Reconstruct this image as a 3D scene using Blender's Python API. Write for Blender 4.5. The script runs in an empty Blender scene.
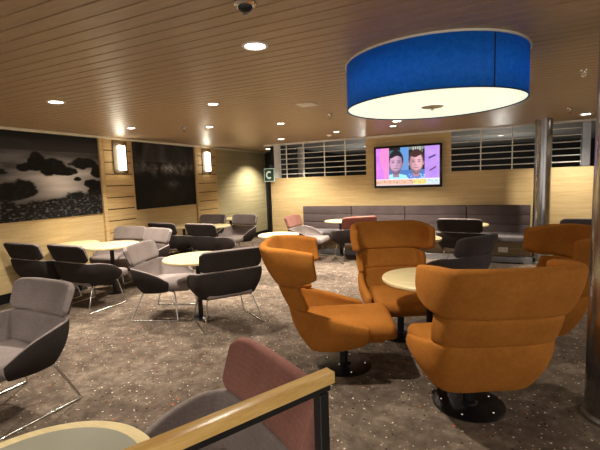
import bpy, bmesh, math, random
from mathutils import Vector, Matrix, noise
random.seed(7)
sc = bpy.context.scene
PI = math.pi
HEYE = 1.5
CEIL = 2.357
XL = -5.875
YB = 8.228
XR = 3.6
YF = -2.6

# ------------------------------------------------------------------ camera, world, exposure
cam = bpy.data.objects.new('camera', bpy.data.cameras.new('camera'))
sc.collection.objects.link(cam)
cam.data.sensor_width = 36.0
cam.data.lens = 403.0 / 600.0 * 36.0
cam.data.clip_start = 0.02
cam.matrix_world = (Matrix.Translation((0, 0, HEYE)) @ Matrix.Rotation(math.radians(25.314), 4, 'Z')
                    @ Matrix.Rotation(PI / 2 - math.radians(6.2016), 4, 'X') @ Matrix.Rotation(math.radians(-1.9939), 4, 'Z'))
sc.camera = cam
world = bpy.data.worlds.new('world'); sc.world = world; world.use_nodes = True
world.node_tree.nodes['Background'].inputs[0].default_value = (0.9, 0.84, 0.76, 1)
world.node_tree.nodes['Background'].inputs[1].default_value = 1.35
sc.view_settings.view_transform = 'Standard'
sc.view_settings.look = 'None'
sc.view_settings.gamma = 1.0
sc.view_settings.use_curve_mapping = False
sc.view_settings.exposure = 0.08
DOWNLIGHT_W = 200.0
SCONCE_E = 17.0
DRUM_E = .82
DRUM_W = 22.0
WARM = (1.0, 0.895, 0.75)

# ------------------------------------------------------------------ materials
def srgb(r, g, b):
    f = lambda c: (c / 255 / 12.92) if c / 255 <= .04045 else ((c / 255 + .055) / 1.055) ** 2.4
    return (f(r), f(g), f(b), 1.0)

def new_mat(name):
    m = bpy.data.materials.new(name); m.use_nodes = True
    nt = m.node_tree; b = nt.nodes['Principled BSDF']
    return m, nt, b

def link(nt, a, b): nt.links.new(a, b)

def ramp(nt, stops):
    r = nt.nodes.new('ShaderNodeValToRGB'); e = r.color_ramp.elements
    e[0].position, e[0].color = stops[0]; e[1].position, e[1].color = stops[-1]
    for p, c in stops[1:-1]:
        n = e.new(p); n.color = c
    return r

def noise_node(nt, vec, scale, detail=3, rough=.5, dist=0.0):
    n = nt.nodes.new('ShaderNodeTexNoise'); n.inputs['Scale'].default_value = scale
    n.inputs['Detail'].default_value = detail; n.inputs['Roughness'].default_value = rough
    n.inputs['Distortion'].default_value = dist
    if vec is not None: link(nt, vec, n.inputs['Vector'])
    return n

def mapping(nt, scale, kind='Object', rot=(0, 0, 0)):
    t = nt.nodes.new('ShaderNodeTexCoord'); m = nt.nodes.new('ShaderNodeMapping')
    m.inputs['Scale'].default_value = scale; m.inputs['Rotation'].default_value = rot
    link(nt, t.outputs[kind], m.inputs['Vector'])
    return m.outputs['Vector']

def bump(nt, b, h, strength, dist=.01):
    n = nt.nodes.new('ShaderNodeBump'); n.inputs['Strength'].default_value = strength
    n.inputs['Distance'].default_value = dist
    link(nt, h, n.inputs['Height']); link(nt, n.outputs['Normal'], b.inputs['Normal'])

def plain(name, col, rough=.5, metal=0.0, var=.06, scale=14.0):
    m, nt, b = new_mat(name)
    v = mapping(nt, (1, 1, 1)); n = noise_node(nt, v, scale)
    lo = tuple(c * (1 - var) for c in col[:3]) + (1,); hi = tuple(min(1, c * (1 + var)) for c in col[:3]) + (1,)
    r = ramp(nt, [(.3, lo), (.7, hi)]); link(nt, n.outputs['Fac'], r.inputs['Fac'])
    link(nt, r.outputs['Color'], b.inputs['Base Color'])
    b.inputs['Roughness'].default_value = rough; b.inputs['Metallic'].default_value = metal
    return m

def wood(name, c1, c2, scale=(1, 1, 14), rough=.45, coarse=2.2, spec=.4):
    m, nt, b = new_mat(name)
    v = mapping(nt, scale)
    n1 = noise_node(nt, v, coarse, 5, .6, .3); n2 = noise_node(nt, v, coarse * 7, 3, .6)
    mix = nt.nodes.new('ShaderNodeMix'); mix.data_type = 'FLOAT'; mix.inputs[0].default_value = .38
    link(nt, n1.outputs['Fac'], mix.inputs[2]); link(nt, n2.outputs['Fac'], mix.inputs[3])
    r = ramp(nt, [(.34, c1), (.66, c2)]); link(nt, mix.outputs[0], r.inputs['Fac'])
    link(nt, r.outputs['Color'], b.inputs['Base Color'])
    b.inputs['Roughness'].default_value = rough; b.inputs['Specular IOR Level'].default_value = spec
    return m

def fabric(name, c1, c2, scale=60, rough=.95, sheen=.2, check=0.0):
    m, nt, b = new_mat(name)
    v = mapping(nt, (1, 1, 1)); n = noise_node(nt, v, scale, 4, .7); big = noise_node(nt, v, 5, 2)
    mix = nt.nodes.new('ShaderNodeMix'); mix.data_type = 'FLOAT'; mix.inputs[0].default_value = .45
    link(nt, n.outputs['Fac'], mix.inputs[2]); link(nt, big.outputs['Fac'], mix.inputs[3])
    fac = mix.outputs[0]
    if check:
        add = fac
        for ax in ('X', 'Z'):
            w = nt.nodes.new('ShaderNodeTexWave'); w.bands_direction = ax; w.inputs['Scale'].default_value = 16
            w.inputs['Distortion'].default_value = .6; link(nt, v, w.inputs['Vector'])
            ma = nt.nodes.new('ShaderNodeMath'); ma.operation = 'MULTIPLY_ADD'; ma.inputs[1].default_value = check
            link(nt, w.outputs['Fac'], ma.inputs[0]); link(nt, add, ma.inputs[2]); add = ma.outputs[0]
        ma = nt.nodes.new('ShaderNodeMath'); ma.operation = 'SUBTRACT'; ma.inputs[1].default_value = check
        link(nt, add, ma.inputs[0]); fac = ma.outputs[0]
    r = ramp(nt, [(.3, c1), (.7, c2)]); link(nt, fac, r.inputs['Fac'])
    link(nt, r.outputs['Color'], b.inputs['Base Color'])
    b.inputs['Roughness'].default_value = rough; b.inputs['Specular IOR Level'].default_value = .15
    b.inputs['Sheen Weight'].default_value = sheen; b.inputs['Sheen Roughness'].default_value = .4
    b.inputs['Sheen Tint'].default_value = c2
    f = noise_node(nt, v, 350, 2); bump(nt, b, f.outputs['Fac'], .25, .003)
    return m

def emit(name, col, strength):
    m, nt, b = new_mat(name)
    b.inputs['Base Color'].default_value = (.8, .8, .78, 1)
    b.inputs['Emission Color'].default_value = col; b.inputs['Emission Strength'].default_value = strength
    return m

def attr_mat(name, strength=0.0, rough=.3):
    m, nt, b = new_mat(name)
    a = nt.nodes.new('ShaderNodeAttribute'); a.attribute_name = 'print'
    b.inputs['Roughness'].default_value = rough
    if strength:
        b.inputs['Base Color'].default_value = (.01, .01, .01, 1)
        link(nt, a.outputs['Color'], b.inputs['Emission Color']); b.inputs['Emission Strength'].default_value = strength
    else:
        link(nt, a.outputs['Color'], b.inputs['Base Color']); b.inputs['Specular IOR Level'].default_value = .25
    return m

M = {}
M['oak_wall'] = wood('oak_wall', srgb(190, 163, 113), srgb(218, 193, 144), (.8, .8, 16), .5)
M['oak_slat'] = wood('oak_slat', srgb(190, 158, 106), srgb(222, 194, 142), (1, 1, 16), .45)
M['wave_panel'] = wood('wave_panel', srgb(160, 148, 108), srgb(200, 188, 148), (.5, .5, 22), .6)
M['ceiling_plank'] = wood('ceiling_plank', srgb(150, 125, 97), srgb(172, 146, 115), (1.2, 16, 1), .4, 2.5, .5)
def ceiling_sheen(m):
    nt = m.node_tree; b = nt.nodes['Principled BSDF']
    v = mapping(nt, (5, 420, 5)); n = noise_node(nt, v, 1.0, 2); bump(nt, b, n.outputs['Fac'], .5, .0012)
    b.inputs['Roughness'].default_value = .4
ceiling_sheen(M['ceiling_plank'])
M['groove'] = plain('groove', srgb(46, 30, 20), .8)
M['table_wood'] = wood('table_wood', srgb(206, 188, 140), srgb(230, 214, 170), (1.2, 14, 1), .3, 2.2)
M['rail_wood'] = wood('rail_wood', srgb(206, 160, 84), srgb(240, 204, 132), (14, 1.5, 14), .3, 2.2)
M['kick_wood'] = wood('kick_wood', srgb(120, 98, 66), srgb(158, 134, 96), (1, 1, 12), .45)
M['black_metal'] = plain('black_metal', (.012, .012, .013), .35, .3)
M['dark'] = plain('dark', (.006, .006, .006), .7)
M['chrome'] = plain('chrome', (.62, .61, .6), .18, 1.0, .03)
M['bar'] = plain('bar', (.85, .84, .8), .45)
M['cream'] = plain('cream', srgb(225, 218, 198), .5)
M['white'] = plain('white', srgb(232, 230, 224), .45)
M['grey_metal'] = plain('grey_metal', (.32, .32, .33), .35, .9)
M['plinth_metal'] = plain('plinth_metal', (.3, .3, .32), .4, .6)
M['orange'] = fabric('orange', srgb(146, 90, 34), srgb(174, 112, 46), 40, .9, .35)
M['grey_in'] = fabric('grey_in', srgb(112, 102, 99), srgb(140, 129, 126), 70, .95, .15, .05)
M['dark_out'] = fabric('dark_out', srgb(38, 33, 32), srgb(52, 46, 44), 60, .95, .12)
M['red_in'] = fabric('red_in', srgb(118, 80, 73), srgb(144, 102, 92), 70, .95, .15, .05)
M['red_out'] = fabric('red_out', srgb(98, 54, 46), srgb(126, 76, 66), 60, .95, .15)
M['slate'] = fabric('slate', srgb(74, 70, 74), srgb(96, 91, 94), 60, .95, .15)
M['bench_back'] = fabric('bench_back', srgb(76, 66, 66), srgb(98, 86, 85), 50, .9, .1)
M['bench_seat'] = fabric('bench_seat', srgb(96, 92, 94), srgb(122, 117, 118), 50, .85, .1)
M['grey_inset'] = plain('grey_inset', srgb(150, 150, 136), .25, 0, .03, 6)
M['lamp_lens'] = emit('lamp_lens', (1, .93, .8, 1), 18)
M['sconce_glow'] = emit('sconce_glow', (1, .9, .7, 1), SCONCE_E)
M['drum_glow'] = emit('drum_glow', (.90, 1, .78, 1), DRUM_E)
M['sign_green'] = plain('sign_green', srgb(30, 92, 76), .5)
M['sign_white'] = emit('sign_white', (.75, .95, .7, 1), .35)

def shade_mat():
    m, nt, b = new_mat('blue_shade')
    out = nt.nodes['Material Output']
    v = mapping(nt, (1, 1, 1)); n = noise_node(nt, v, 30, 4, .7)
    r = ramp(nt, [(.3, srgb(16, 108, 180)), (.7, srgb(34, 130, 200))]); link(nt, n.outputs['Fac'], r.inputs['Fac'])
    link(nt, r.outputs['Color'], b.inputs['Base Color']); b.inputs['Roughness'].default_value = .7
    t = nt.nodes.new('ShaderNodeBsdfTranslucent'); link(nt, r.outputs['Color'], t.inputs['Color'])
    mx = nt.nodes.new('ShaderNodeMixShader'); mx.inputs[0].default_value = .5
    link(nt, b.outputs[0], mx.inputs[1]); link(nt, t.outputs[0], mx.inputs[2]); link(nt, mx.outputs[0], out.inputs['Surface'])
    return m
M['blue_shade'] = shade_mat()

def steel_mat():
    m, nt, b = new_mat('brushed_steel')
    v = mapping(nt, (1, 1, .25)); n = noise_node(nt, v, 6, 5, .65)
    r = ramp(nt, [(.3, (.34, .34, .34, 1)), (.7, (.58, .58, .58, 1))]); link(nt, n.outputs['Fac'], r.inputs['Fac'])
    link(nt, r.outputs['Color'], b.inputs['Base Color']); b.inputs['Metallic'].default_value = 1
    rr = ramp(nt, [(.3, (.16, .16, .16, 1)), (.75, (.34, .34, .34, 1))]); link(nt, n.outputs['Fac'], rr.inputs['Fac'])
    link(nt, rr.outputs['Color'], b.inputs['Roughness'])
    return m
M['steel'] = steel_mat()

def carpet_mat():
    m, nt, b = new_mat('carpet')
    v = mapping(nt, (1, 1, 1))
    big = noise_node(nt, v, 1.6, 4, .65, .4); mid = noise_node(nt, v, 9, 4, .7); fine = noise_node(nt, v, 150, 2)
    a = nt.nodes.new('ShaderNodeMath'); a.operation = 'MULTIPLY_ADD'; a.inputs[1].default_value = .55
    link(nt, mid.outputs['Fac'], a.inputs[0])
    h = nt.nodes.new('ShaderNodeMath'); h.operation = 'MULTIPLY'; h.inputs[1].default_value = .45
    link(nt, big.outputs['Fac'], h.inputs[0]); link(nt, h.outputs[0], a.inputs[2])
    base = ramp(nt, [(.36, srgb(70, 60, 52)), (.5, srgb(97, 85, 75)), (.64, srgb(130, 116, 102))])
    link(nt, a.outputs[0], base.inputs['Fac'])
    col = base.outputs['Color']
    for sc_, thr, keep, c in ((20, .13, .6, srgb(206, 194, 174)), (33, .17, .62, srgb(180, 164, 144)), (13, .1, .7, srgb(186, 92, 44)), (21, .16, .6, srgb(52, 42, 38))):
        wob = noise_node(nt, v, 40, 2)
        mixv = nt.nodes.new('ShaderNodeMix'); mixv.data_type = 'VECTOR'; mixv.inputs[0].default_value = .012
        link(nt, v, mixv.inputs[4]); link(nt, wob.outputs['Color'], mixv.inputs[5])
        vo = nt.nodes.new('ShaderNodeTexVoronoi'); vo.inputs['Scale'].default_value = sc_
        link(nt, mixv.outputs[1], vo.inputs['Vector'])
        lt = nt.nodes.new('ShaderNodeMath'); lt.operation = 'LESS_THAN'; lt.inputs[1].default_value = thr
        link(nt, vo.outputs['Distance'], lt.inputs[0])
        sep = nt.nodes.new('ShaderNodeSeparateColor'); link(nt, vo.outputs['Color'], sep.inputs[0])
        gt = nt.nodes.new('ShaderNodeMath'); gt.operation = 'GREATER_THAN'; gt.inputs[1].default_value = keep
        link(nt, sep.outputs[0], gt.inputs[0])
        mu = nt.nodes.new('ShaderNodeMath'); mu.operation = 'MULTIPLY'
        link(nt, lt.outputs[0], mu.inputs[0]); link(nt, gt.outputs[0], mu.inputs[1])
        mx = nt.nodes.new('ShaderNodeMix'); mx.data_type = 'RGBA'
        link(nt, mu.outputs[0], mx.inputs[0]); link(nt, col, mx.inputs[6]); mx.inputs[7].default_value = c
        col = mx.outputs[2]
    link(nt, col, b.inputs['Base Color'])
    b.inputs['Roughness'].default_value = 1; b.inputs['Specular IOR Level'].default_value = .1
    bump(nt, b, fine.outputs['Fac'], .3, .004)
    return m
M['carpet'] = carpet_mat()

# ------------------------------------------------------------------ mesh helpers
def finish(name, bm, mats, parent=None, smooth=True, angle=40):
    me = bpy.data.meshes.new(name); bm.normal_update(); bm.to_mesh(me); bm.free()
    for m in (mats if isinstance(mats, (list, tuple)) else [mats]): me.materials.append(m)
    if smooth:
        me.shade_smooth(); me.set_sharp_from_angle(angle=math.radians(angle))
    o = bpy.data.objects.new(name, me); sc.collection.objects.link(o)
    if parent is not None: o.parent = parent
    return o

def box(bm, x0, x1, y0, y1, z0, z1, bevel=0.0, seg=2, mi=0):
    r = bmesh.ops.create_cube(bm, size=1)
    for v in r['verts']:
        v.co = Vector(((x0 + x1) / 2 + v.co.x * (x1 - x0), (y0 + y1) / 2 + v.co.y * (y1 - y0), (z0 + z1) / 2 + v.co.z * (z1 - z0)))
    fs = set(f for v in r['verts'] for f in v.link_faces)
    for f in fs: f.material_index = mi
    if bevel:
        es = list(set(e for v in r['verts'] for e in v.link_edges))
        bmesh.ops.bevel(bm, geom=es, offset=bevel, segments=seg, affect='EDGES', profile=.5)

def cyl(bm, x, y, z0, z1, r0, r1=None, n=32):
    r1 = r0 if r1 is None else r1
    a = bmesh.ops.create_cone(bm, cap_ends=True, segments=n, radius1=r0, radius2=r1, depth=z1 - z0)
    for v in a['verts']: v.co += Vector((x, y, (z0 + z1) / 2))

def lathe(bm, prof, n=48, x=0, y=0, z=0):
    rings = []
    for r, h in prof:
        if r < 1e-6: rings.append([bm.verts.new((x, y, z + h))])
        else: rings.append([bm.verts.new((x + r * math.cos(2 * PI * i / n), y + r * math.sin(2 * PI * i / n), z + h)) for i in range(n)])
    for a, b in zip(rings, rings[1:]):
        for i in range(n):
            j = (i + 1) % n
            if len(a) == 1 and len(b) == 1: continue
            if len(a) == 1: bm.faces.new((a[0], b[j], b[i]))
            elif len(b) == 1: bm.faces.new((a[i], a[j], b[0]))
            else: bm.faces.new((a[i], a[j], b[j], b[i]))
    bmesh.ops.recalc_face_normals(bm, faces=bm.faces[:])

def fillet(pts, r, n=5):
    out = [Vector(pts[0])]
    for a, b, c in zip(pts, pts[1:], pts[2:]):
        a, b, c = Vector(a), Vector(b), Vector(c)
        p, q = b + (a - b).normalized() * r, b + (c - b).normalized() * r
        for i in range(n + 1):
            t = i / n; out.append(p * (1 - t) ** 2 + b * 2 * t * (1 - t) + q * t * t)
    out.append(Vector(pts[-1])); return out

def tube(bm, pts, r, n=10):
    pts = [Vector(p) for p in pts]; rings = []
    up = Vector((0.01, 0.02, 1))
    t0 = (pts[1] - pts[0]).normalized(); nrm = t0.cross(Vector((1, 0.1, 0.05))).normalized()
    for i, p in enumerate(pts):
        t = (pts[min(i + 1, len(pts) - 1)] - pts[max(i - 1, 0)]).normalized()
        nrm = (nrm - t * nrm.dot(t)).normalized(); bi = t.cross(nrm)
        rings.append([bm.verts.new(p + (nrm * math.cos(2 * PI * k / n) + bi * math.sin(2 * PI * k / n)) * r) for k in range(n)])
    for a, b in zip(rings, rings[1:]):
        for k in range(n): bm.faces.new((a[k], a[(k + 1) % n], b[(k + 1) % n], b[k]))
    bm.faces.new(rings[0][::-1]); bm.faces.new(rings[-1])

def spline(ctrl, u):  # noqa
    """open Catmull-Rom over the half outline ctrl[0] (centre line) .. ctrl[-1] (tip); the first point is mirrored in x"""
    n = len(ctrl) - 1; k = min(int(u * n), n - 1); t = u * n - k
    P = lambda i: (Vector(ctrl[i]) if 0 <= i <= n else
                   (Vector((-ctrl[1][0],) + tuple(ctrl[1][1:])) if i < 0 else Vector(ctrl[n]) * 2 - Vector(ctrl[n - 1])))
    a, b, c, d = P(k - 1), P(k), P(k + 1), P(k + 2)
    return .5 * ((2 * b) + (c - a) * t + (2 * a - 5 * b + 4 * c - d) * t * t + (3 * b - a - 3 * c + d) * t ** 3)

def wrap(bot, top, ns=14, nt=4, bulge=0.0):
    """one bent upholstered panel: bot/top are half outlines of (x, y, z) from the centre to the tip"""
    bm = bmesh.new(); g = []
    for i in range(-ns, ns + 1):
        u = abs(i) / ns; s = -1 if i < 0 else 1
        b, t = spline(bot, u), spline(top, u); row = []
        out = Vector((b.x + t.x, (b.y + t.y) - .0, 0)); out = out.normalized() if out.length > 1e-6 else Vector((0, -1, 0))
        for j in range(nt + 1):
            f = j / nt; p = b.lerp(t, f) + out * bulge * math.sin(PI * f)
            row.append(bm.verts.new((p.x * s, p.y, p.z)))
        g.append(row)
    for a, b in zip(g, g[1:]):
        for j in range(nt): bm.faces.new((a[j], b[j], b[j + 1], a[j + 1]))
    bm.normal_update()
    c = g[ns][0].link_faces[0]
    if c.normal.y > 0: bmesh.ops.reverse_faces(bm, faces=bm.faces[:])
    return bm

def pad(o, thick, mat_off=0):
    s = o.modifiers.new('thick', 'SOLIDIFY'); s.thickness = thick; s.offset = -1; s.use_even_offset = False
    s.material_offset = mat_off; s.material_offset_rim = mat_off
    u = o.modifiers.new('round', 'SUBSURF'); u.levels = 2; u.render_levels = 2
    for e in o.data.polygons: e.use_smooth = True

# ------------------------------------------------------------------ scene bookkeeping
def empty(name, loc=(0, 0, 0), rz=0.0):
    o = bpy.data.objects.new(name, None); sc.collection.objects.link(o)
    o.location = loc; o.rotation_euler = (0, 0, rz); o.empty_display_size = .1
    return o

def tag(o, label, cat, group=None):
    o['label'] = label; o['category'] = cat
    if group: o['group'] = group
    return o

def structure(name, bm, mats, smooth=False):
    o = finish(name, bm, mats, None, smooth); o['kind'] = 'structure'; return o

def copy_tree(o, parent=None):
    c = o.copy(); sc.collection.objects.link(c)
    if parent is not None: c.parent = parent
    for ch in list(o.children): copy_tree(ch, c)
    return c

def facing(fx, fy): return math.atan2(-fx, fy)

def place(proto, used, loc, rz, label, cat, group=None):
    o = proto if not used.get(proto.name) else copy_tree(proto)
    used[proto.name] = True
    o.location = loc; o.rotation_euler = (0, 0, rz)
    return tag(o, label, cat, group)
USED = {}

# ------------------------------------------------------------------ room shell
bm = bmesh.new(); box(bm, XL - .1, XR + .1, YF - .1, 13.2, -.1, 0); structure('floor', bm, M['carpet'])
bm = bmesh.new()
y = YF
while y < YB + .05:
    box(bm, XL, XR, y + .0045, y + .1005, CEIL, CEIL + .012, .002, 1); y += .105
box(bm, XL, XR, YF, 10.3, CEIL + .012, CEIL + .1, mi=1)
while y < 10.2:
    box(bm, XL, -4.6, y + .0045, y + .1005, CEIL, CEIL + .012, .002, 1); y += .105
structure('ceiling', bm, [M['ceiling_plank'], M['groove']])
bm = bmesh.new(); box(bm, -4.6, XR, YB + .13, 13.2, CEIL + .0, CEIL + .011); structure('trim_4', bm, plain('store_ceiling', srgb(150, 150, 148), .7))
bm = bmesh.new(); box(bm, XL - .12, XL, YF, 7.86, 0, CEIL + .1); structure('wall_left', bm, M['oak_wall'])
bm = bmesh.new(); box(bm, XL - .12, XL, 7.86, 10.2, 0, CEIL + .1); structure('wall_left_end', bm, M['wave_panel'])
bm = bmesh.new(); box(bm, XL, -4.6, 10.2, 10.3, 0, CEIL); structure('wall_corridor', bm, M['dark'])
bm = bmesh.new(); box(bm, XL, XL + .015, YF, 10.2, 0, .13, .003, 1); structure('baseboard_left', bm, M['black_metal'])
bm = bmesh.new(); box(bm, XL, XL + .05, YF, 10.2, CEIL - .035, CEIL, .006, 1); structure('trim_3', bm, M['cream'])
# back wall: low oak partition, full height piece behind the screen
bm = bmesh.new()
box(bm, -4.6, XR, YB, YB + .12, 0, 1.585)
box(bm, -2.33, -.68, YB, YB + .12, 1.585, CEIL)
structure('wall_back', bm, M['oak_wall'])
bm = bmesh.new(); box(bm, -4.72, XR, YB - .06, YB + .02, CEIL - .035, CEIL, .003, 1); structure('trim_5', bm, M['white'])
bm = bmesh.new(); box(bm, -4.665, -4.6, YB - .04, YB + .16, 0, 1.9); structure('trim_6', bm, M['black_metal'])
bm = bmesh.new(); box(bm, XR, XR + .1, 3.0, 13.2, 0, CEIL + .1); structure('wall_right', bm, M['oak_wall'])
bm = bmesh.new(); box(bm, -4.6, XR, 13.1, 13.2, 0, CEIL); box(bm, -4.7, -4.6, YB + .2, 13.2, 0, CEIL); structure('wall_store', bm, M['dark'])
# posts either end of the grille
bm = bmesh.new()
for (xa, xb, za) in ((-4.49, -4.38, 1.585),): box(bm, xa, xb, YB - .01, YB + .13, za, CEIL - .02, .006, 1)
structure('trim_7', bm, M['white'])
bm = bmesh.new(); box(bm, 1.385, 1.51, YB - .01, YB + .13, 1.585, CEIL - .02, .006, 1); structure('trim_8', bm, M['grey_metal'])
# slatted pilasters
for n, (ya, yb) in enumerate(((4.73, 5.37), (7.12, 7.85))):
    bm = bmesh.new(); z = .13; step = .2
    box(bm, XL, XL + .012, ya, yb, .13, CEIL - .035, mi=1)
    zs = [CEIL - .035 - .2 * k for k in range(12)]
    for a in zs:
        lo = max(.13, a - .184)
        if a > .2: box(bm, XL + .01, XL + .04, ya + .05, yb, lo, a, .003, 1)
    box(bm, XL, XL + .05, ya - .03, ya + .04, .13, CEIL - .035, .004, 1)
    structure('trim_%d' % (n + 1), bm, [M['oak_slat'], M['groove']])

# ------------------------------------------------------------------ pictures (seascape photographs printed on panels)
def painted(name, nx, nz, fn, mat, parent, y0, y1, z0, z1, x):
    """flat print on the left wall; fn(u, v) -> linear rgb, u from near (left in view) to far, v upwards"""
    bm = bmesh.new(); vs = {}
    for i in range(nx + 1):
        for j in range(nz + 1):
            vs[i, j] = bm.verts.new((x, y0 + (y1 - y0) * i / nx, z0 + (z1 - z0) * j / nz))
    for i in range(nx):
        for j in range(nz): bm.faces.new((vs[i, j], vs[i + 1, j], vs[i + 1, j + 1], vs[i, j + 1]))
    bm.verts.index_update(); uv = {vs[k].index: k for k in vs}
    o = finish(name, bm, mat, parent, False)
    at = o.data.color_attributes.new('print', 'FLOAT_COLOR', 'POINT')
    for k, (i, j) in uv.items():
        c = fn(i / nx, j / nz); at.data[k].color = (c[0], c[1], c[2], 1)
    return o

def fbm(x, y, s=0.0, o=5): return noise.fractal(Vector((x, y, s)), 1.0, 2.0, o)
def sstep(a, b, x):
    t = max(0, min(1, (x - a) / (b - a))); return t * t * (3 - 2 * t)

ROCKS = [(.40, .66, .075, .13), (.54, .60, .12, .12), (.30, .60, .07, .06), (.66, .56, .1, .06), (.84, .66, .13, .09), (.97, .55, .06, .1), (.24, .35, .15, .12), (.13, .30, .12, .1),
         (.76, .46, .04, .03), (.90, .40, .07, .07), (.98, .32, .12, .12), (.02, .55, .14, .05), (.0, .42, .1, .05), (.45, .02, .5, .2), (.85, .12, .3, .2), (.62, .14, .2, .1), (.08, .06, .2, .16)]
def sea(u, v):
    h = .80
    mist = .5 + .6 * fbm(u * 2.2, v * 9, 3.1)
    if v > h:
        g = .003 + .010 * (1 - sstep(h, 1, v)) + .008 * max(0, fbm(u * 2, v * 8, 9))
    else:
        g = .012 + .13 * max(0, mist - .15) * sstep(.0, .5, v) * (1 - .75 * sstep(.58, .8, v)) + .26 * math.exp(-((u - .6) ** 2 / .05 + (v - .42) ** 2 / .02)) + .12 * math.exp(-((u - .72) ** 2 / .06 + (v - .55) ** 2 / .004))
    for (a, b, ra, rb) in ROCKS:
        d = ((u - a) / ra) ** 2 + ((v - b) / rb) ** 2
        if v < b: d = ((u - a) / (ra * 1.15)) ** 2 + ((v - b) / (rb * .8)) ** 2
        k = 1 - sstep(.75, 1.15, d + .55 * fbm(u * 9, v * 9, a * 7))
        tex = .001 + .004 * max(0, fbm(u * 26, v * 26, 1.7)) + (.07 * max(0, fbm(u * 30, v * 40, 5.) - .12) if v < .25 else 0)
        g = g * (1 - k) + tex * k
    return (g * 3.1, g * 3.0, g * 3.15)
def cove(u, v):
    g = .002 + .004 * max(0, fbm(u * 3, v * 3, 2))
    band = math.exp(-((v - .62 - .04 * fbm(u * 5, 1, 4)) ** 2) / .006)
    g += .05 * band * max(0, .35 + fbm(u * 12, v * 10, 7)) * (1.3 - abs(u - .55))
    g += .10 * math.exp(-((u - .55) ** 2 / .01 + (v - .63) ** 2 / .002)) * max(0, .6 + fbm(u * 30, v * 30, 2))
    g += .03 * math.exp(-((u - .58) ** 2 / .01 + (v - .36) ** 2 / .003)) * max(0, .6 + fbm(u * 30, v * 30, 2))
    if v > .72: g += .014 * max(0, .5 + fbm(u * 6, v * 2, 8)) * (1 if u < .5 else .4)
    g *= 3.4; return (g, g * .97, g * .98)
PRINT = attr_mat('photo_print', 0, .6)
for (ya, yb, fn, lab, nx) in ((2.98, 4.69, sea, 'large black and white photograph of rocks in misty sea, nearest on the oak wall', 230),
                              (5.42, 7.08, cove, 'dark photograph of a shadowy shore hung between the two lit wall lamps', 130)):
    t = empty('wall_photograph', (XL, (ya + yb) / 2, 1.08)); tag(t, lab, 'picture', None)
    bm = bmesh.new(); box(bm, 0.0, .022, ya - (ya + yb) / 2, yb - (ya + yb) / 2, 0, 1.235, .003, 1); finish('panel', bm, M['black_metal'], t)
    painted('print', nx, int(nx * .7), fn, PRINT, t, ya - (ya + yb) / 2 + .004, yb - (ya + yb) / 2 - .004, .004, 1.231, .0235)

# ------------------------------------------------------------------ wall lamps
for (yc, lab) in ((5.1, 'glowing rectangular wall lamp on slatted pilaster between the two photographs'), (7.47, 'glowing rectangular wall lamp on slatted pilaster beyond the dark photograph')):
    t = tag(empty('wall_lamp', (XL + .04, yc, 1.8)), lab, 'lamp', 'rectangular wall lamps')
    bm = bmesh.new(); box(bm, 0, .012, -.14, .16, -.06, .5, .002, 1); finish('back_plate', bm, plain('plate', srgb(84, 68, 44), .6, .1), t)
    bm = bmesh.new(); box(bm, .012, .075, -.045, .045, 0, .42, .012, 2); finish('diffuser', bm, M['sconce_glow'], t)
    bm = bmesh.new(); box(bm, .012, .086, .060, .068, -.01, .43, .002, 1); finish('side_trim', bm, M['grey_metal'], t)

# ------------------------------------------------------------------ grilles in the partition
def grille(x0, x1, mulls, lab):
    t = tag(empty('security_grille', ((x0 + x1) / 2, YB + .06, 1.585)), lab, 'grille', 'grilles above the oak partition')
    cx = (x0 + x1) / 2
    for k in range(6):
        bm = bmesh.new(); tube(bm, [(x0 - cx, 0, .085 + k * .113), (x1 - cx, 0, .085 + k * .113)], .0095, 8)
        finish('horizontal_bar', bm, M['bar'], t)
    for m in mulls:
        bm = bmesh.new(); box(bm, m - cx - .011, m - cx + .011, -.012, .012, 0, CEIL - .02 - 1.585, .002, 1); finish('upright', bm, M['bar'], t)
grille(-4.35, -2.33, (-4.2, -3.775, -3.275, -2.80), 'steel bar grille left of the television, above oak partition')
grille(-.68, 1.385, (-.163, .355, .87), 'steel bar grille right of the television, running behind round column')

# beyond the grille
t = tag(empty('round_column', (-5.9 + 1.55, 9.4, 0)), 'pale round column seen through left grille by its white post', 'column')
bm = bmesh.new(); cyl(bm, 0, 0, 0, CEIL - .001, .09); finish('shaft', bm, M['white'], t)
bm = bmesh.new(); lathe(bm, [(0, 0), (.13, 0), (.13, .04), (.1, .05), (0, .05)]); finish('foot', bm, M['grey_metal'], t)
for (x, yy, lab) in ((-3.0, 10.6, 'dim round lamp in store ceiling seen through left grille'), (0.2, 10.2, 'dim round lamp in store ceiling seen through right grille')):
    t = tag(empty('ceiling_downlight', (x, yy, CEIL)), lab, 'lamp', 'dim lamps beyond the grilles')
    bm = bmesh.new(); lathe(bm, [(.05, -.002), (.07, -.006), (.075, 0)], 24); finish('trim_ring', bm, M['white'], t)
    bm = bmesh.new(); lathe(bm, [(0, -.003), (.05, -.003)], 24); finish('lens', bm, emit('dim_lens', (1, .95, .85, 1), 2.5), t)
    l = bpy.data.lights.new('store_lamp', 'POINT'); l.energy = 28; l.shadow_soft_size = .05; l.color = (1, .95, .85)
    lo = bpy.data.objects.new('store_lamp', l); sc.collection.objects.link(lo); lo.parent = t; lo.location = (0, 0, -.9)

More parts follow.
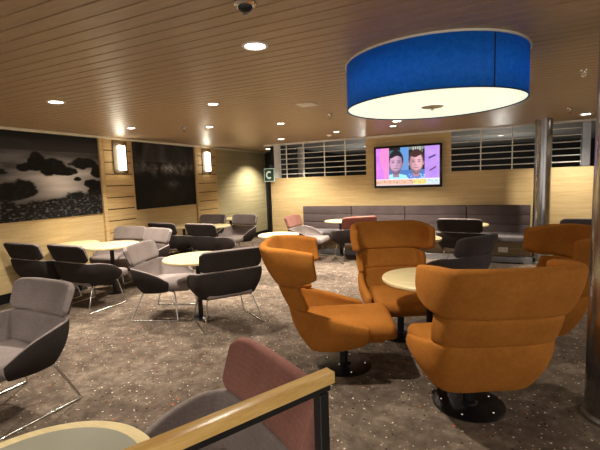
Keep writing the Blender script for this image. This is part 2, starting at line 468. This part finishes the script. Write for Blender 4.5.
# C sign on the partition's end
t = tag(empty('deck_sign', (-4.60, YB - .06, 1.665)), 'green square sign with white letter C at partition corner', 'sign')
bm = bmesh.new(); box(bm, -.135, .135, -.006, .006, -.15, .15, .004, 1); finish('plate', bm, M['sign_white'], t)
bm = bmesh.new(); box(bm, -.122, .122, -.009, -.005, -.137, .137, .002, 1); finish('face', bm, M['sign_green'], t)
bm = bmesh.new()
N = 26; ro, ri = .085, .045; prev = None
for k in range(N + 1):
    a = math.radians(48 + (312 - 48) * k / N); c, s = math.cos(a), math.sin(a)
    q = [bm.verts.new((ro * c, yy, ro * s * 1.08)) for yy in (-.012, -.0085)] + [bm.verts.new((ri * c, yy, ri * s * 1.15)) for yy in (-.0085, -.012)]
    if prev:
        for i in range(4): bm.faces.new((prev[i], prev[(i + 1) % 4], q[(i + 1) % 4], q[i]))
    else: bm.faces.new(q)
    prev = q
bm.faces.new(prev[::-1]); bmesh.ops.recalc_face_normals(bm, faces=bm.faces[:])
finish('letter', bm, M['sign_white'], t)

# ------------------------------------------------------------------ television
def face_px(u, v, cx, cy, s, skin, hair, hd):
    """colour of one portrait at (u, v) or None"""
    x, y = (u - cx) / s, (v - cy) / s
    if y < -1.25 or y < -.95 and abs(x) > .3:
        if abs(x) < 1.05 + (-y - 1.2) * .6 and y < -1.1 + .25 * (1 - abs(x)): return 'shirt'
    d = (x / (.64 if y > -.2 else .64 + .16 * (y + .2))) ** 2 + (y / 1.02) ** 2
    hv = (x / .72) ** 2 + ((y - .30) / .92) ** 2
    if d < 1 and not (y > .60 + .10 * math.sin(x * 5 + hd)):
        c = list(skin); sh = 1.12 - .6 * max(0, x * hd) - .1 * abs(x)
        for ex in (-.28, .28):
            sh *= 1 - .75 * math.exp(-(((x - ex) / .11) ** 2 + ((y - .10) / .05) ** 2))
            sh *= 1 - .65 * math.exp(-(((x - ex) / .17) ** 2 + ((y - .25) / .035) ** 2))
        sh *= 1 - .22 * math.exp(-(((x - .1 * hd) / .07) ** 2 + ((y + .08) / .2) ** 2))
        sh *= 1 - .35 * math.exp(-((x / .13) ** 2 + ((y + .24) / .04) ** 2))
        sh *= 1 - .6 * math.exp(-((x / .24) ** 2 + ((y + .44) / .045) ** 2))
        sh *= 1 + .2 * math.exp(-((x / .16) ** 2 + ((y + .50) / .03) ** 2))
        sh *= 1 - .45 * (1 - sstep(-.8, -.4, y)) * (1 if d > .45 else .5)
        sh *= 1 - .3 * sstep(.6, 1, d)
        return tuple(k * sh for k in c)
    if hv < 1 and y > .0: return hair
    if ((abs(x) - .66) / .09) ** 2 + (y / .2) ** 2 < 1: return tuple(k * .8 for k in skin)
    if abs(x) < .32 and -1.3 < y < -.7: return tuple(k * .75 for k in skin)
    return None
def screen(u, v):
    if v < .17:
        if v < .02: return (.75, .7, .75)
        n = fbm(u * 40, v * 30, 3)
        c = (.95, .78, .38) if u > .60 and u < .80 else ((.9, .62, .5) if u < .6 else (.75, .85, .95))
        if v > .15: c = (.95, .85, .9)
        elif .05 < v < .13 and n > .18: c = tuple(k * .65 for k in c)
        return c
    if u < .215:
        g = .5 + .25 * fbm(u * 9, v * 5, 6); return (.55 + .4 * g, .25 + .2 * g, .75 + .2 * g) if u < .08 + .03 * g + .04 * math.sin(v * 6) else (.85 + .1 * g, .30 + .2 * g, .72)
    if u > .775:
        g = .5 + .3 * fbm(u * 6, v * 4, 2); x, y = (u - .9) / .12, (v - .55) / .4
        c = (.50 + .25 * g, .32 + .2 * g, .85)
        if abs(x + .1) < .45 and abs(y - .45 - .2 * x) < .06: c = (.15, .12, .4)
        if abs(x) < .4 and abs(y + .35 - .3 * x) < .05: c = (.3, .08, .25)
        return c
    p = face_px(u * 1.75, v, .325 * 1.75, .58, .29, (.66, .46, .60), (.03, .03, .06), 1)
    q = face_px(u * 1.75, v, .645 * 1.75, .58, .29, (.76, .50, .56), (.14, .06, .06), -1)
    for r, sh in ((p, (.45, .85, .95)), (q, (.2, .35, .75))):
        if r == 'shirt':
            return sh if abs(fbm(u * 20, v * 20, 3)) < .4 else (.6, .9, 1)
        if r is not None: return r
    if u < .40: c = (.10, .30, .30) if v < .93 else (.02, .02, .03)
    elif u < .53: c = (.25, .45, .75)
    else: c = (.03, .05, .05) if v < .93 else (.3, .35, .35)
    if v > .86 and .58 < u < .74 and math.sin(u * 180) > .1: c = (.7, .7, .6)
    if v < .40: c = (.16, .32, .62)
    return c
t = tag(empty('television', (-1.48, YB - .004, 1.715)), 'wall-mounted flat television showing two smiling men above a news banner', 'television')
W2, H2 = .655, .415
bm = bmesh.new(); box(bm, -.3, .3, -.05, 0, -.2, .2); finish('wall_bracket', bm, M['black_metal'], t)
bm = bmesh.new(); box(bm, -W2, W2, -.10, -.05, -H2, H2, .008, 2)
finish('housing', bm, plain('tv_black', (.008, .008, .009), .25), t)
SCR = attr_mat('screen_light', 1.15, .2)
bm = bmesh.new(); nx, nz = 190, 108; vs = {}
for i in range(nx + 1):
    for j in range(nz + 1): vs[i, j] = bm.verts.new((-W2 + .045 + (2 * W2 - .09) * i / nx, -.1012, -H2 + .05 + (2 * H2 - .09) * j / nz))
for i in range(nx):
    for j in range(nz): bm.faces.new((vs[i, j], vs[i + 1, j], vs[i + 1, j + 1], vs[i, j + 1]))
bm.verts.index_update(); uv = {vs[k].index: k for k in vs}
o = finish('screen', bm, SCR, t, False); at_ = o.data.color_attributes.new('print', 'FLOAT_COLOR', 'POINT')
for k, (i, j) in uv.items(): at_.data[k].color = tuple(max(0, q) ** 1.55 for q in screen(i / nx, j / nz)) + (1,)

# ------------------------------------------------------------------ banquette along the back wall
t = tag(empty('banquette', (-1.55, 7.85, 0)), 'long upholstered bench with quilted back under the television', 'bench')
bx = [-3.75, -2.63, -1.52, -.387, .66]
for a, b in zip(bx, bx[1:]):
    a2, b2 = a + 1.55 + .006, b + 1.55 - .006
    bm = bmesh.new()
    zz = [.44, .60, .77, .945]
    for z0, z1 in zip(zz, zz[1:]): box(bm, a2, b2, .24, .375, z0 + .001, z1 - .001, .012, 3)
    finish('back_panel', bm, M['bench_back'], t)
    bm = bmesh.new(); box(bm, a2, b2, -.36, .25, .36, .46, .025, 3); finish('seat', bm, M['bench_seat'], t)
bm = bmesh.new(); box(bm, -2.18, 2.19, -.14, .37, .1, .36); finish('kick_panel', bm, M['kick_wood'], t)
bm = bmesh.new(); box(bm, -2.2, 2.21, -.25, .37, 0, .1, .006, 1); finish('plinth', bm, M['plinth_metal'], t)
ou = empty('wall_socket', (.22, 7.709, .2)); tag(ou, 'white double socket on wooden front of the bench', 'socket')
bm = bmesh.new(); box(bm, -.075, .075, -.008, 0, -.045, .045, .004, 2); finish('face_plate', bm, M['white'], ou)
for dx in (-.035, .035):
    bm = bmesh.new(); box(bm, dx - .018, dx + .018, -.0105, -.008, -.02, .02, .001, 1); finish('outlet', bm, M['cream'], ou)

# ------------------------------------------------------------------ steel columns
def column(x, yy, r, lab):
    t = tag(empty('steel_column', (x, yy, 0)), lab, 'column', 'brushed steel columns')
    bm = bmesh.new(); cyl(bm, 0, 0, .03, CEIL - .002, r, n=64); finish('shaft', bm, M['steel'], t)
    bm = bmesh.new(); lathe(bm, [(0, 0), (r + .02, 0), (r + .02, .02), (r + .004, .035), (0, .035)], 64); finish('base_ring', bm, M['grey_metal'], t)
column(.777, 7.72, .125, 'round steel column at right-hand end of the bench')
column(.755, 2.90, .20, 'near round steel column cut off by right edge of the photo')

# ------------------------------------------------------------------ drum pendant
t = tag(empty('drum_lamp', (-.402, 3.254, CEIL)), 'huge blue drum ceiling lamp with glowing cream underside', 'lamp')
r = .636; zt, zb = -.009, -.332
bm = bmesh.new(); lathe(bm, [(r, zb), (r, zt)], 96); o = finish('lamp_shade', bm, M['blue_shade'], t)
s = o.modifiers.new('t', 'SOLIDIFY'); s.thickness = .004
bm = bmesh.new(); lathe(bm, [(r - .006, zt + .008), (r + .011, zt + .008), (r + .011, zt - .004), (r - .006, zt - .004), (r - .006, zt + .008)], 96); finish('top_rim', bm, M['cream'], t)
bm = bmesh.new(); lathe(bm, [(r - .004, zb + .004), (r + .003, zb + .004), (r + .003, zb - .003), (r - .004, zb - .003), (r - .004, zb + .004)], 96); finish('bottom_rim', bm, plain('rim_blue', srgb(8, 50, 100), .5), t)
bm = bmesh.new(); lathe(bm, [(0, zb + .006), (r - .008, zb + .004), (r - .008, zb + .009), (0, zb + .011)], 96); finish('diffuser', bm, M['drum_glow'], t)
bm = bmesh.new(); lathe(bm, [(0, zb - .03), (.008, zb - .028), (.012, zb - .018), (.006, zb - .01), (.075, zb - .006), (.08, zb - .001), (0, zb)], 32); finish('finial', bm, M['cream'], t)
SEAM = math.radians(-49)
bm = bmesh.new(); box(bm, -.003, .003, -.0035, .002, zb, zt); bmesh.ops.transform(bm, matrix=Matrix.Translation((r * math.cos(SEAM), r * math.sin(SEAM), 0)) @ Matrix.Rotation(SEAM + PI / 2, 4, 'Z'), verts=bm.verts); finish('seam', bm, M['dark'], t)
bm = bmesh.new(); lathe(bm, [(0, -.016), (.2, -.016), (.22, 0), (0, 0)], 48); finish('ceiling_mount', bm, M['white'], t)
bm = bmesh.new(); cyl(bm, 0, 0, zb, -.01, .008, n=12); finish('stem', bm, M['chrome'], t)
bm = bmesh.new()
for k in range(3):
    a = 2 * PI * k / 3 + .4; tube(bm, [(0, 0, zt), (r * math.cos(a), r * math.sin(a), zt)], .004, 8)
finish('spider_frame', bm, M['white'], t)
for k in range(3):
    a = 2 * PI * k / 3
    l = bpy.data.lights.new('drum_bulb', 'POINT'); l.energy = DRUM_W / 3; l.shadow_soft_size = .05; l.color = (1, .9, .75)
    lo = bpy.data.objects.new('drum_bulb', l); sc.collection.objects.link(lo); lo.parent = t; lo.location = (.3 * math.cos(a), .3 * math.sin(a), (zt + zb) / 2)

# ------------------------------------------------------------------ ceiling downlights and fittings
def make_down():
    t = empty('ceiling_downlight')
    bm = bmesh.new(); lathe(bm, [(.06, -.001), (.066, -.006), (.08, -.005), (.085, 0)], 40); finish('trim_ring', bm, M['white'], t)
    bm = bmesh.new(); lathe(bm, [(0, -.002), (.061, -.002)], 40); finish('lens', bm, M['lamp_lens'], t)
    l = bpy.data.lights.new('downlight_beam', 'SPOT'); l.energy = DOWNLIGHT_W; l.spot_size = math.radians(125); l.spot_blend = .7
    l.shadow_soft_size = .05; l.color = WARM
    lo = bpy.data.objects.new('downlight_beam', l); sc.collection.objects.link(lo); lo.parent = t; lo.location = (0, 0, -.02)
    return t
D = make_down()
DL = [((-1.354, 2.291), 'brightest round downlight near the photo top, left of the blue lamp', 1),
      ((-3.875, 2.68), 'round downlight nearest the left edge of the photo', 1),
      ((-3.82, 5.02), 'small round downlight directly in front of the second wall lamp', .6),
      ((-2.708, 3.644), 'small faint downlight midway between the two brightest left-hand ones', .6),
      ((-2.81, 5.40), 'small downlight in the middle of the ceiling, before the C sign', .6),
      ((-3.82, 7.324), 'bright downlight just in front of the white grille post', 1),
      ((-5.217, 9.25), 'farthest downlight, beside the dark corridor left of the grille', 1),
      ((-2.50, 6.95), 'small downlight in front of the left grille', .6),
      ((-1.291, 6.30), 'bright downlight seen just under the left end of blue lamp', 1),
      ((-1.471, 6.85), 'fainter downlight just behind the one under blue lamp', .6),
      ((1.295, 7.474), 'round downlight at far right, above end of the grille', 1),
      ((-4.75, 4.4), 'small downlight close to the first wall lamp', .6)]
FAR = bpy.data.lights['downlight_beam'].copy(); FAR.energy = DOWNLIGHT_W * 1.6
FILL = bpy.data.lights['downlight_beam'].copy(); FILL.energy = DOWNLIGHT_W * .65
for (p, lab, k) in DL:
    o = place(D, USED, (p[0], p[1], CEIL), 0, lab, 'lamp', 'recessed ceiling downlights')
    o.scale = (k ** .5, k ** .5, 1) if k < 1 else (1, 1, 1)
    if (p[1] > 5 or p[0] < -3.5) and p[0] < 1:
        for c in o.children:
            if c.type == 'LIGHT': c.data = FAR
for p in ((2.2, 4.5), (2.2, 1.2), (.3, -.9), (-2.2, -.3), (-4.4, .3), (-1.8, -1.9), (2.2, -1.6)):  # unseen downlights added out of view to fill the room with light
    o = place(D, USED, (p[0], p[1], CEIL), 0, 'unseen recessed downlight added as fill light', 'lamp', 'added fill downlights out of view')
    for c in o.children:
        if c.type == 'LIGHT': c.data = FILL

def sprinkler(x, yy, s, lab):
    t = tag(empty('sprinkler_head', (x, yy, CEIL)), lab, 'sprinkler', 'ceiling sprinklers'); t.scale = (s, s, s)
    bm = bmesh.new(); lathe(bm, [(0, 0), (.04, 0), (.036, -.01), (.014, -.014), (.012, -.03), (0, -.03)], 28); finish('body', bm, M['chrome'], t)
    for sg in (-1, 1):
        bm = bmesh.new(); tube(bm, fillet([(sg * .012, 0, -.026), (sg * .022, 0, -.04), (0, 0, -.062)], .006), .0025, 8); finish('frame_arm', bm, M['chrome'], t)
    bm = bmesh.new(); lathe(bm, [(0, -.06), (.026, -.062), (.026, -.065), (0, -.066)], 24); finish('deflector', bm, M['chrome'], t)
sprinkler(.71, 4.25, .8, 'small sprinkler head on ceiling between blue lamp and near column')
sprinkler(.965, 6.623, 1, 'small sprinkler head on ceiling in front of the far column')
sprinkler(-1.901, 5.052, 1, 'small sprinkler head on ceiling left of the blue lamp')
sprinkler(-4.114, 4.80, 1, 'dull sprinkler head on ceiling above the dark photograph')
# dome detector at the top edge
t = tag(empty('dome_detector', (-1.07, 1.735, CEIL)), 'shiny domed detector on the ceiling cut by top edge of photo', 'detector')
bm = bmesh.new(); lathe(bm, [(0, 0), (.055, 0), (.055, -.012), (.045, -.02), (0, -.02)], 36); finish('base', bm, M['chrome'], t)
bm = bmesh.new(); lathe(bm, [(.036, -.02), (.034, -.032), (.02, -.044), (0, -.048)], 36); finish('dome', bm, M['black_metal'], t)
bm = bmesh.new(); lathe(bm, [(0, -.046), (.01, -.048), (.012, -.06), (0, -.062)], 20); finish('tip', bm, M['grey_metal'], t)
t = tag(empty('ceiling_speaker', (-1.869, 4.246, CEIL)), 'square cream speaker plate on the ceiling left of the blue lamp', 'speaker')
bm = bmesh.new(); box(bm, -.1, .1, -.1, .1, -.014, 0, .006, 2); finish('cover', bm, M['cream'], t)
bm = bmesh.new()
for k in range(9): box(bm, -.075, .075, -.076 + k * .018, -.068 + k * .018, -.0165, -.013)
finish('vent', bm, M['white'], t)
t = tag(empty('smoke_detector', (-2.78, 7.3, CEIL)), 'flat white disc detector on ceiling before the left grille', 'detector')
bm = bmesh.new(); lathe(bm, [(0, -.03), (.035, -.028), (.05, -.012), (.055, 0), (0, 0)], 32); finish('body', bm, M['cream'], t)
bm = bmesh.new(); lathe(bm, [(0, -.034), (.015, -.033), (.018, -.028), (0, -.027)], 20); finish('sensor', bm, M['white'], t)

# ------------------------------------------------------------------ tables
def make_table(r, top_mat=None, inset=False):
    t = empty('round_table')
    bm = bmesh.new(); lathe(bm, [(0, .668), (r - .012, .668), (r - .002, .674), (r, .68), (r, .692), (r - .005, .699), (r - .012, .70), (0, .70)], 72)
    top = finish('tabletop', bm, M['table_wood'], t, True, 30)
    if inset:
        bm = bmesh.new(); lathe(bm, [(0, .7), (r - .045, .7), (r - .046, .7015), (0, .7015)], 72); finish('inset', bm, M['grey_inset'], top)
    bm = bmesh.new(); cyl(bm, 0, 0, .02, .66, .028, n=24); finish('pole', bm, M['black_metal'], t)
    bm = bmesh.new(); lathe(bm, [(0, .668), (.09, .668), (.09, .66), (.03, .65), (0, .65)], 32); finish('mount', bm, M['black_metal'], t)
    bm = bmesh.new(); lathe(bm, [(0, 0), (.105, 0), (.105, .008), (.098, .013), (.05, .018), (.035, .03), (0, .03)], 48); finish('base', bm, M['black_metal'], t)
    return t
T_big, T_small, T_inset = make_table(.375), make_table(.316), make_table(.33, inset=True)
T_big.name = 'round_table'
TABLES = [(T_big, -.428, 3.305, 'round oak-topped table among the four orange chairs'),
          (T_big, -2.945, 3.52, 'round oak-topped table in middle of room between two grey chairs'),
          (T_small, -2.932, 5.419, 'small round table standing alone near the dark corridor'),
          (T_big, -4.86, 3.98, 'round table behind the two dark chairs on the left, the right one'),
          (T_small, -5.54, 3.93, 'round table against left wall behind the leftmost dark chair'),
          (T_small, -5.50, 6.22, 'far table mostly hidden behind two dark chairs, left one of the pair'),
          (T_small, -4.86, 6.36, 'far table mostly hidden behind two dark chairs, right one of the pair'),
          (T_small, -5.45, 7.75, 'farthest small table, its edge showing between two light chairs'),
          (T_small, -2.68, 7.55, 'round table before left part of bench, beside red-backed chairs'),
          (T_small, -.87, 5.47, 'small table with bluish shine right of the far orange chair'),
          (T_small, -.32, 7.2, 'table at the bench mostly hidden behind a black-backed chair'),
          (T_inset, -1.10, .58, 'near table with grey inset top and pale wood rim, bottom left')]
for (p, x, yy, lab) in TABLES: place(p, USED, (x, yy, 0), 0, lab, 'table', 'round pedestal tables')

# ------------------------------------------------------------------ low grey lounge chairs
def make_grey(inner, outer, head_in, head_out):
    t = empty('lounge_chair')
    bot = [(0, -.16, .30), (.17, -.16, .30), (.27, -.13, .30), (.295, .02, .305), (.29, .17, .325)]
    top = [(0, -.262, .615), (.22, -.262, .615), (.335, -.235, .612), (.39, -.11, .60), (.385, .07, .545), (.35, .22, .45)]
    o = finish('shell', wrap(bot, top, 18, 6, .035), [outer, inner], t); pad(o, .036, 1)
    bot = [(0, -.266, .610), (.11, -.266, .610), (.21, -.262, .610), (.30, -.246, .613), (.338, -.232, .648)]
    top = [(0, -.355, .835), (.11, -.354, .835), (.21, -.347, .834), (.30, -.325, .828), (.343, -.296, .796)]
    o = finish('headrest', wrap(bot, top, 16, 6, .0), [head_out, head_in], t); pad(o, .05, 1)
    bm = bmesh.new(); box(bm, -.26, .26, -.19, .40, .315, .425, .042, 4)
    for v in bm.verts:
        if v.co.y > .1: v.co.x *= .96; v.co.z += .012 * (v.co.y - .1) / .3
        if v.co.y < -.1: v.co.z -= .01
    finish('seat', bm, inner, t, True, 80)
    for s in (-1, 1):
        bm = bmesh.new()
        tube(bm, fillet([(s * .2, -.10, .31), (s * .245, -.15, .30), (s * .317, -.275, .008), (s * .30, .27, .008), (s * .235, .22, .315), (s * .2, .16, .32)], .02), .0085, 10)
        finish('leg', bm, M['chrome'], t)
    bm = bmesh.new()
    for yy in (-.10, .16): tube(bm, [(-.2, yy, .315), (.2, yy, .315)], .007, 8)
    finish('seat_frame', bm, M['chrome'], t)
    return t
G1 = make_grey(M['grey_in'], M['dark_out'], M['grey_in'], M['dark_out'])
G2 = make_grey(M['grey_in'], M['dark_out'], M['red_in'], M['red_out'])
G3 = make_grey(M['slate'], M['slate'], M['slate'], M['slate'])
grp = 'low upholstered lounge chairs on chrome sled legs'
CHAIRS = [
 (G1, -2.6, 3.53, (-0.81, 0.59), 'dark-backed lounge chair seen from behind at the middle table'),
 (G1, -3.455, 3.525, (0.95, 0.31), 'grey lounge chair facing right, at left of the middle table'),
 (G1, -2.96, 1.53, (-0.01, -1), 'grey lounge chair facing forward, cut off by left edge of photo'),
 (G1, -5.44, 3.38, (-0.03, 1), 'leftmost dark lounge chair seen from behind, against the oak wall'),
 (G1, -4.62, 3.42, (0.03, 1), 'dark lounge chair seen from behind, second from the left wall'),
 (G1, -5.46, 4.62, (.08, -1), 'light grey lounge chair under first pilaster, half hidden by table'),
 (G1, -4.78, 4.48, (-0.16, -1), 'light grey lounge chair turned forward behind the chair facing right'),
 (G1, -5.38, 5.79, (0.05, 1), 'black-looking lounge chair from behind, below dark photograph'),
 (G1, -4.47, 5.75, (0.05, 1), 'black-looking lounge chair from behind, just above the middle table'),
 (G1, -5.47, 6.88, (0.04, -1), 'far grey lounge chair below the second wall lamp'),
 (G1, -4.73, 6.93, (-0.12, -1), 'far light grey lounge chair facing forward beside the dark corridor'),
 (G2, -3.2, 7.03, (1, 0.02), 'red-backed lounge chair facing right at left end of the bench'),
 (G2, -2.28, 7.13, (-0.65, 0.75), 'dark red-backed chair seen from behind, left of the far orange chair'),
 (G1, -0.39, 6.95, (0.12, 1), 'black-backed lounge chair facing the bench, upright behind slate chair'),
 (G3, -0.34, 4.95, (-0.82, 0.56), 'slate grey lounge chair between black-backed chair and nearest orange chair'),
 (G3, 1.25, 7.05, (0, 1), 'slate chair whose top edge shows beside the near steel column'),
 (G2, -.875, 1.00, (-.53, -.85), 'nearest lounge chair with reddish checked back, behind wooden rail'),
]
for (p, x, yy, fa, lab) in CHAIRS: place(p, USED, (x, yy, 0), facing(*fa), lab, 'chair', grp)

# ------------------------------------------------------------------ orange swivel chairs
def make_orange():
    t = empty('swivel_armchair')
    m = M['orange']
    bot = [(0, -.25, .20), (.17, -.25, .20), (.265, -.20, .205), (.295, -.02, .22), (.29, .16, .27)]
    top = [(0, -.425, .585), (.18, -.42, .585), (.325, -.37, .58), (.37, -.14, .525), (.355, .19, .435)]
    o = finish('arm_shell', wrap(bot, top, 18, 6, .04), m, t); pad(o, .06)
    bot = [(0, -.415, .55), (.18, -.41, .55), (.31, -.37, .55), (.355, -.26, .55)]
    top = [(0, -.505, .75), (.18, -.50, .75), (.315, -.455, .75), (.365, -.33, .742)]
    o = finish('lumbar_panel', wrap(bot, top, 14, 5, .008), m, t); pad(o, .065)
    bot = [(0, -.505, .735), (.19, -.50, .735), (.33, -.45, .738), (.388, -.31, .748), (.40, -.18, .79)]
    top = [(0, -.635, 1.035), (.20, -.63, 1.035), (.345, -.57, 1.035), (.405, -.40, 1.03), (.415, -.20, 1.00)]
    o = finish('headrest', wrap(bot, top, 18, 6, .02), m, t); pad(o, .065)
    bm = bmesh.new(); box(bm, -.305, .305, -.31, .39, .25, .42, .06, 4)
    for v in bm.verts:
        if v.co.y > .05: v.co.x *= 1.0 - .05 * (v.co.y - .05); v.co.z += .02 * (v.co.y - .05) / .35
        if v.co.y < -.1: v.co.x *= .86
        if v.co.z < .31: v.co.x *= .84
        if v.co.y > .3 and v.co.z < .31: v.co.y -= .06
    finish('seat', bm, m, t, True, 80)
    bm = bmesh.new(); cyl(bm, 0, 0, .02, .22, .032, n=28); finish('column', bm, M['black_metal'], t)
    bm = bmesh.new(); lathe(bm, [(0, .205), (.05, .205), (.14, .235), (.14, .26), (0, .26)], 32); finish('swivel_plate', bm, M['black_metal'], t)
    bm = bmesh.new(); lathe(bm, [(0, 0), (.225, 0), (.225, .007), (.215, .011), (.06, .013), (.045, .028), (0, .03)], 64)
    b = finish('base', bm, M['black_metal'], t)
    for k in range(5):
        a = 2 * PI * k / 5 + .3
        bm = bmesh.new(); lathe(bm, [(0, .011), (.009, .011), (.007, .017), (0, .019)], 14, .17 * math.cos(a), .17 * math.sin(a)); finish('bolt', bm, M['chrome'], b)
    return t
OR = make_orange()
for (x, yy, fa, lab) in [
 (-1.06, 2.99, (.93, .36), 'orange winged swivel chair turned side-on, left of the four'),
 (-.76, 3.80, (.46, -.89), 'orange winged swivel chair facing forward behind the oak table'),
 (-.11, 2.74, (-.46, .89), 'nearest orange winged swivel chair, seen from behind'),
 (.25, 3.80, (-.93, -.36), 'orange winged swivel chair beside steel column, behind the nearest one')]:
    place(OR, USED, (x, yy, 0), facing(*fa), lab, 'chair', 'orange winged swivel chairs')

# ------------------------------------------------------------------ barrier rail in the foreground
rz = facing(.4636, .886)
t = tag(empty('barrier_rail', (-.414, 1.051, 0), rz), 'pale wooden barrier rail on black steel frame in the foreground', 'railing')
bm = bmesh.new(); box(bm, -.019, .019, -1.6, 0, .915, .95, .003, 2); finish('wooden_cap', bm, M['rail_wood'], t)
bm = bmesh.new(); box(bm, -.012, .012, -1.6, -.012, .893, .915, .002, 1); finish('top_bar', bm, M['black_metal'], t)
for yy in (-.04, -1.55):
    bm = bmesh.new(); box(bm, -.0165, .0165, yy - .0165, yy + .0165, .0, .894, .002, 1); finish('post', bm, M['black_metal'], t)
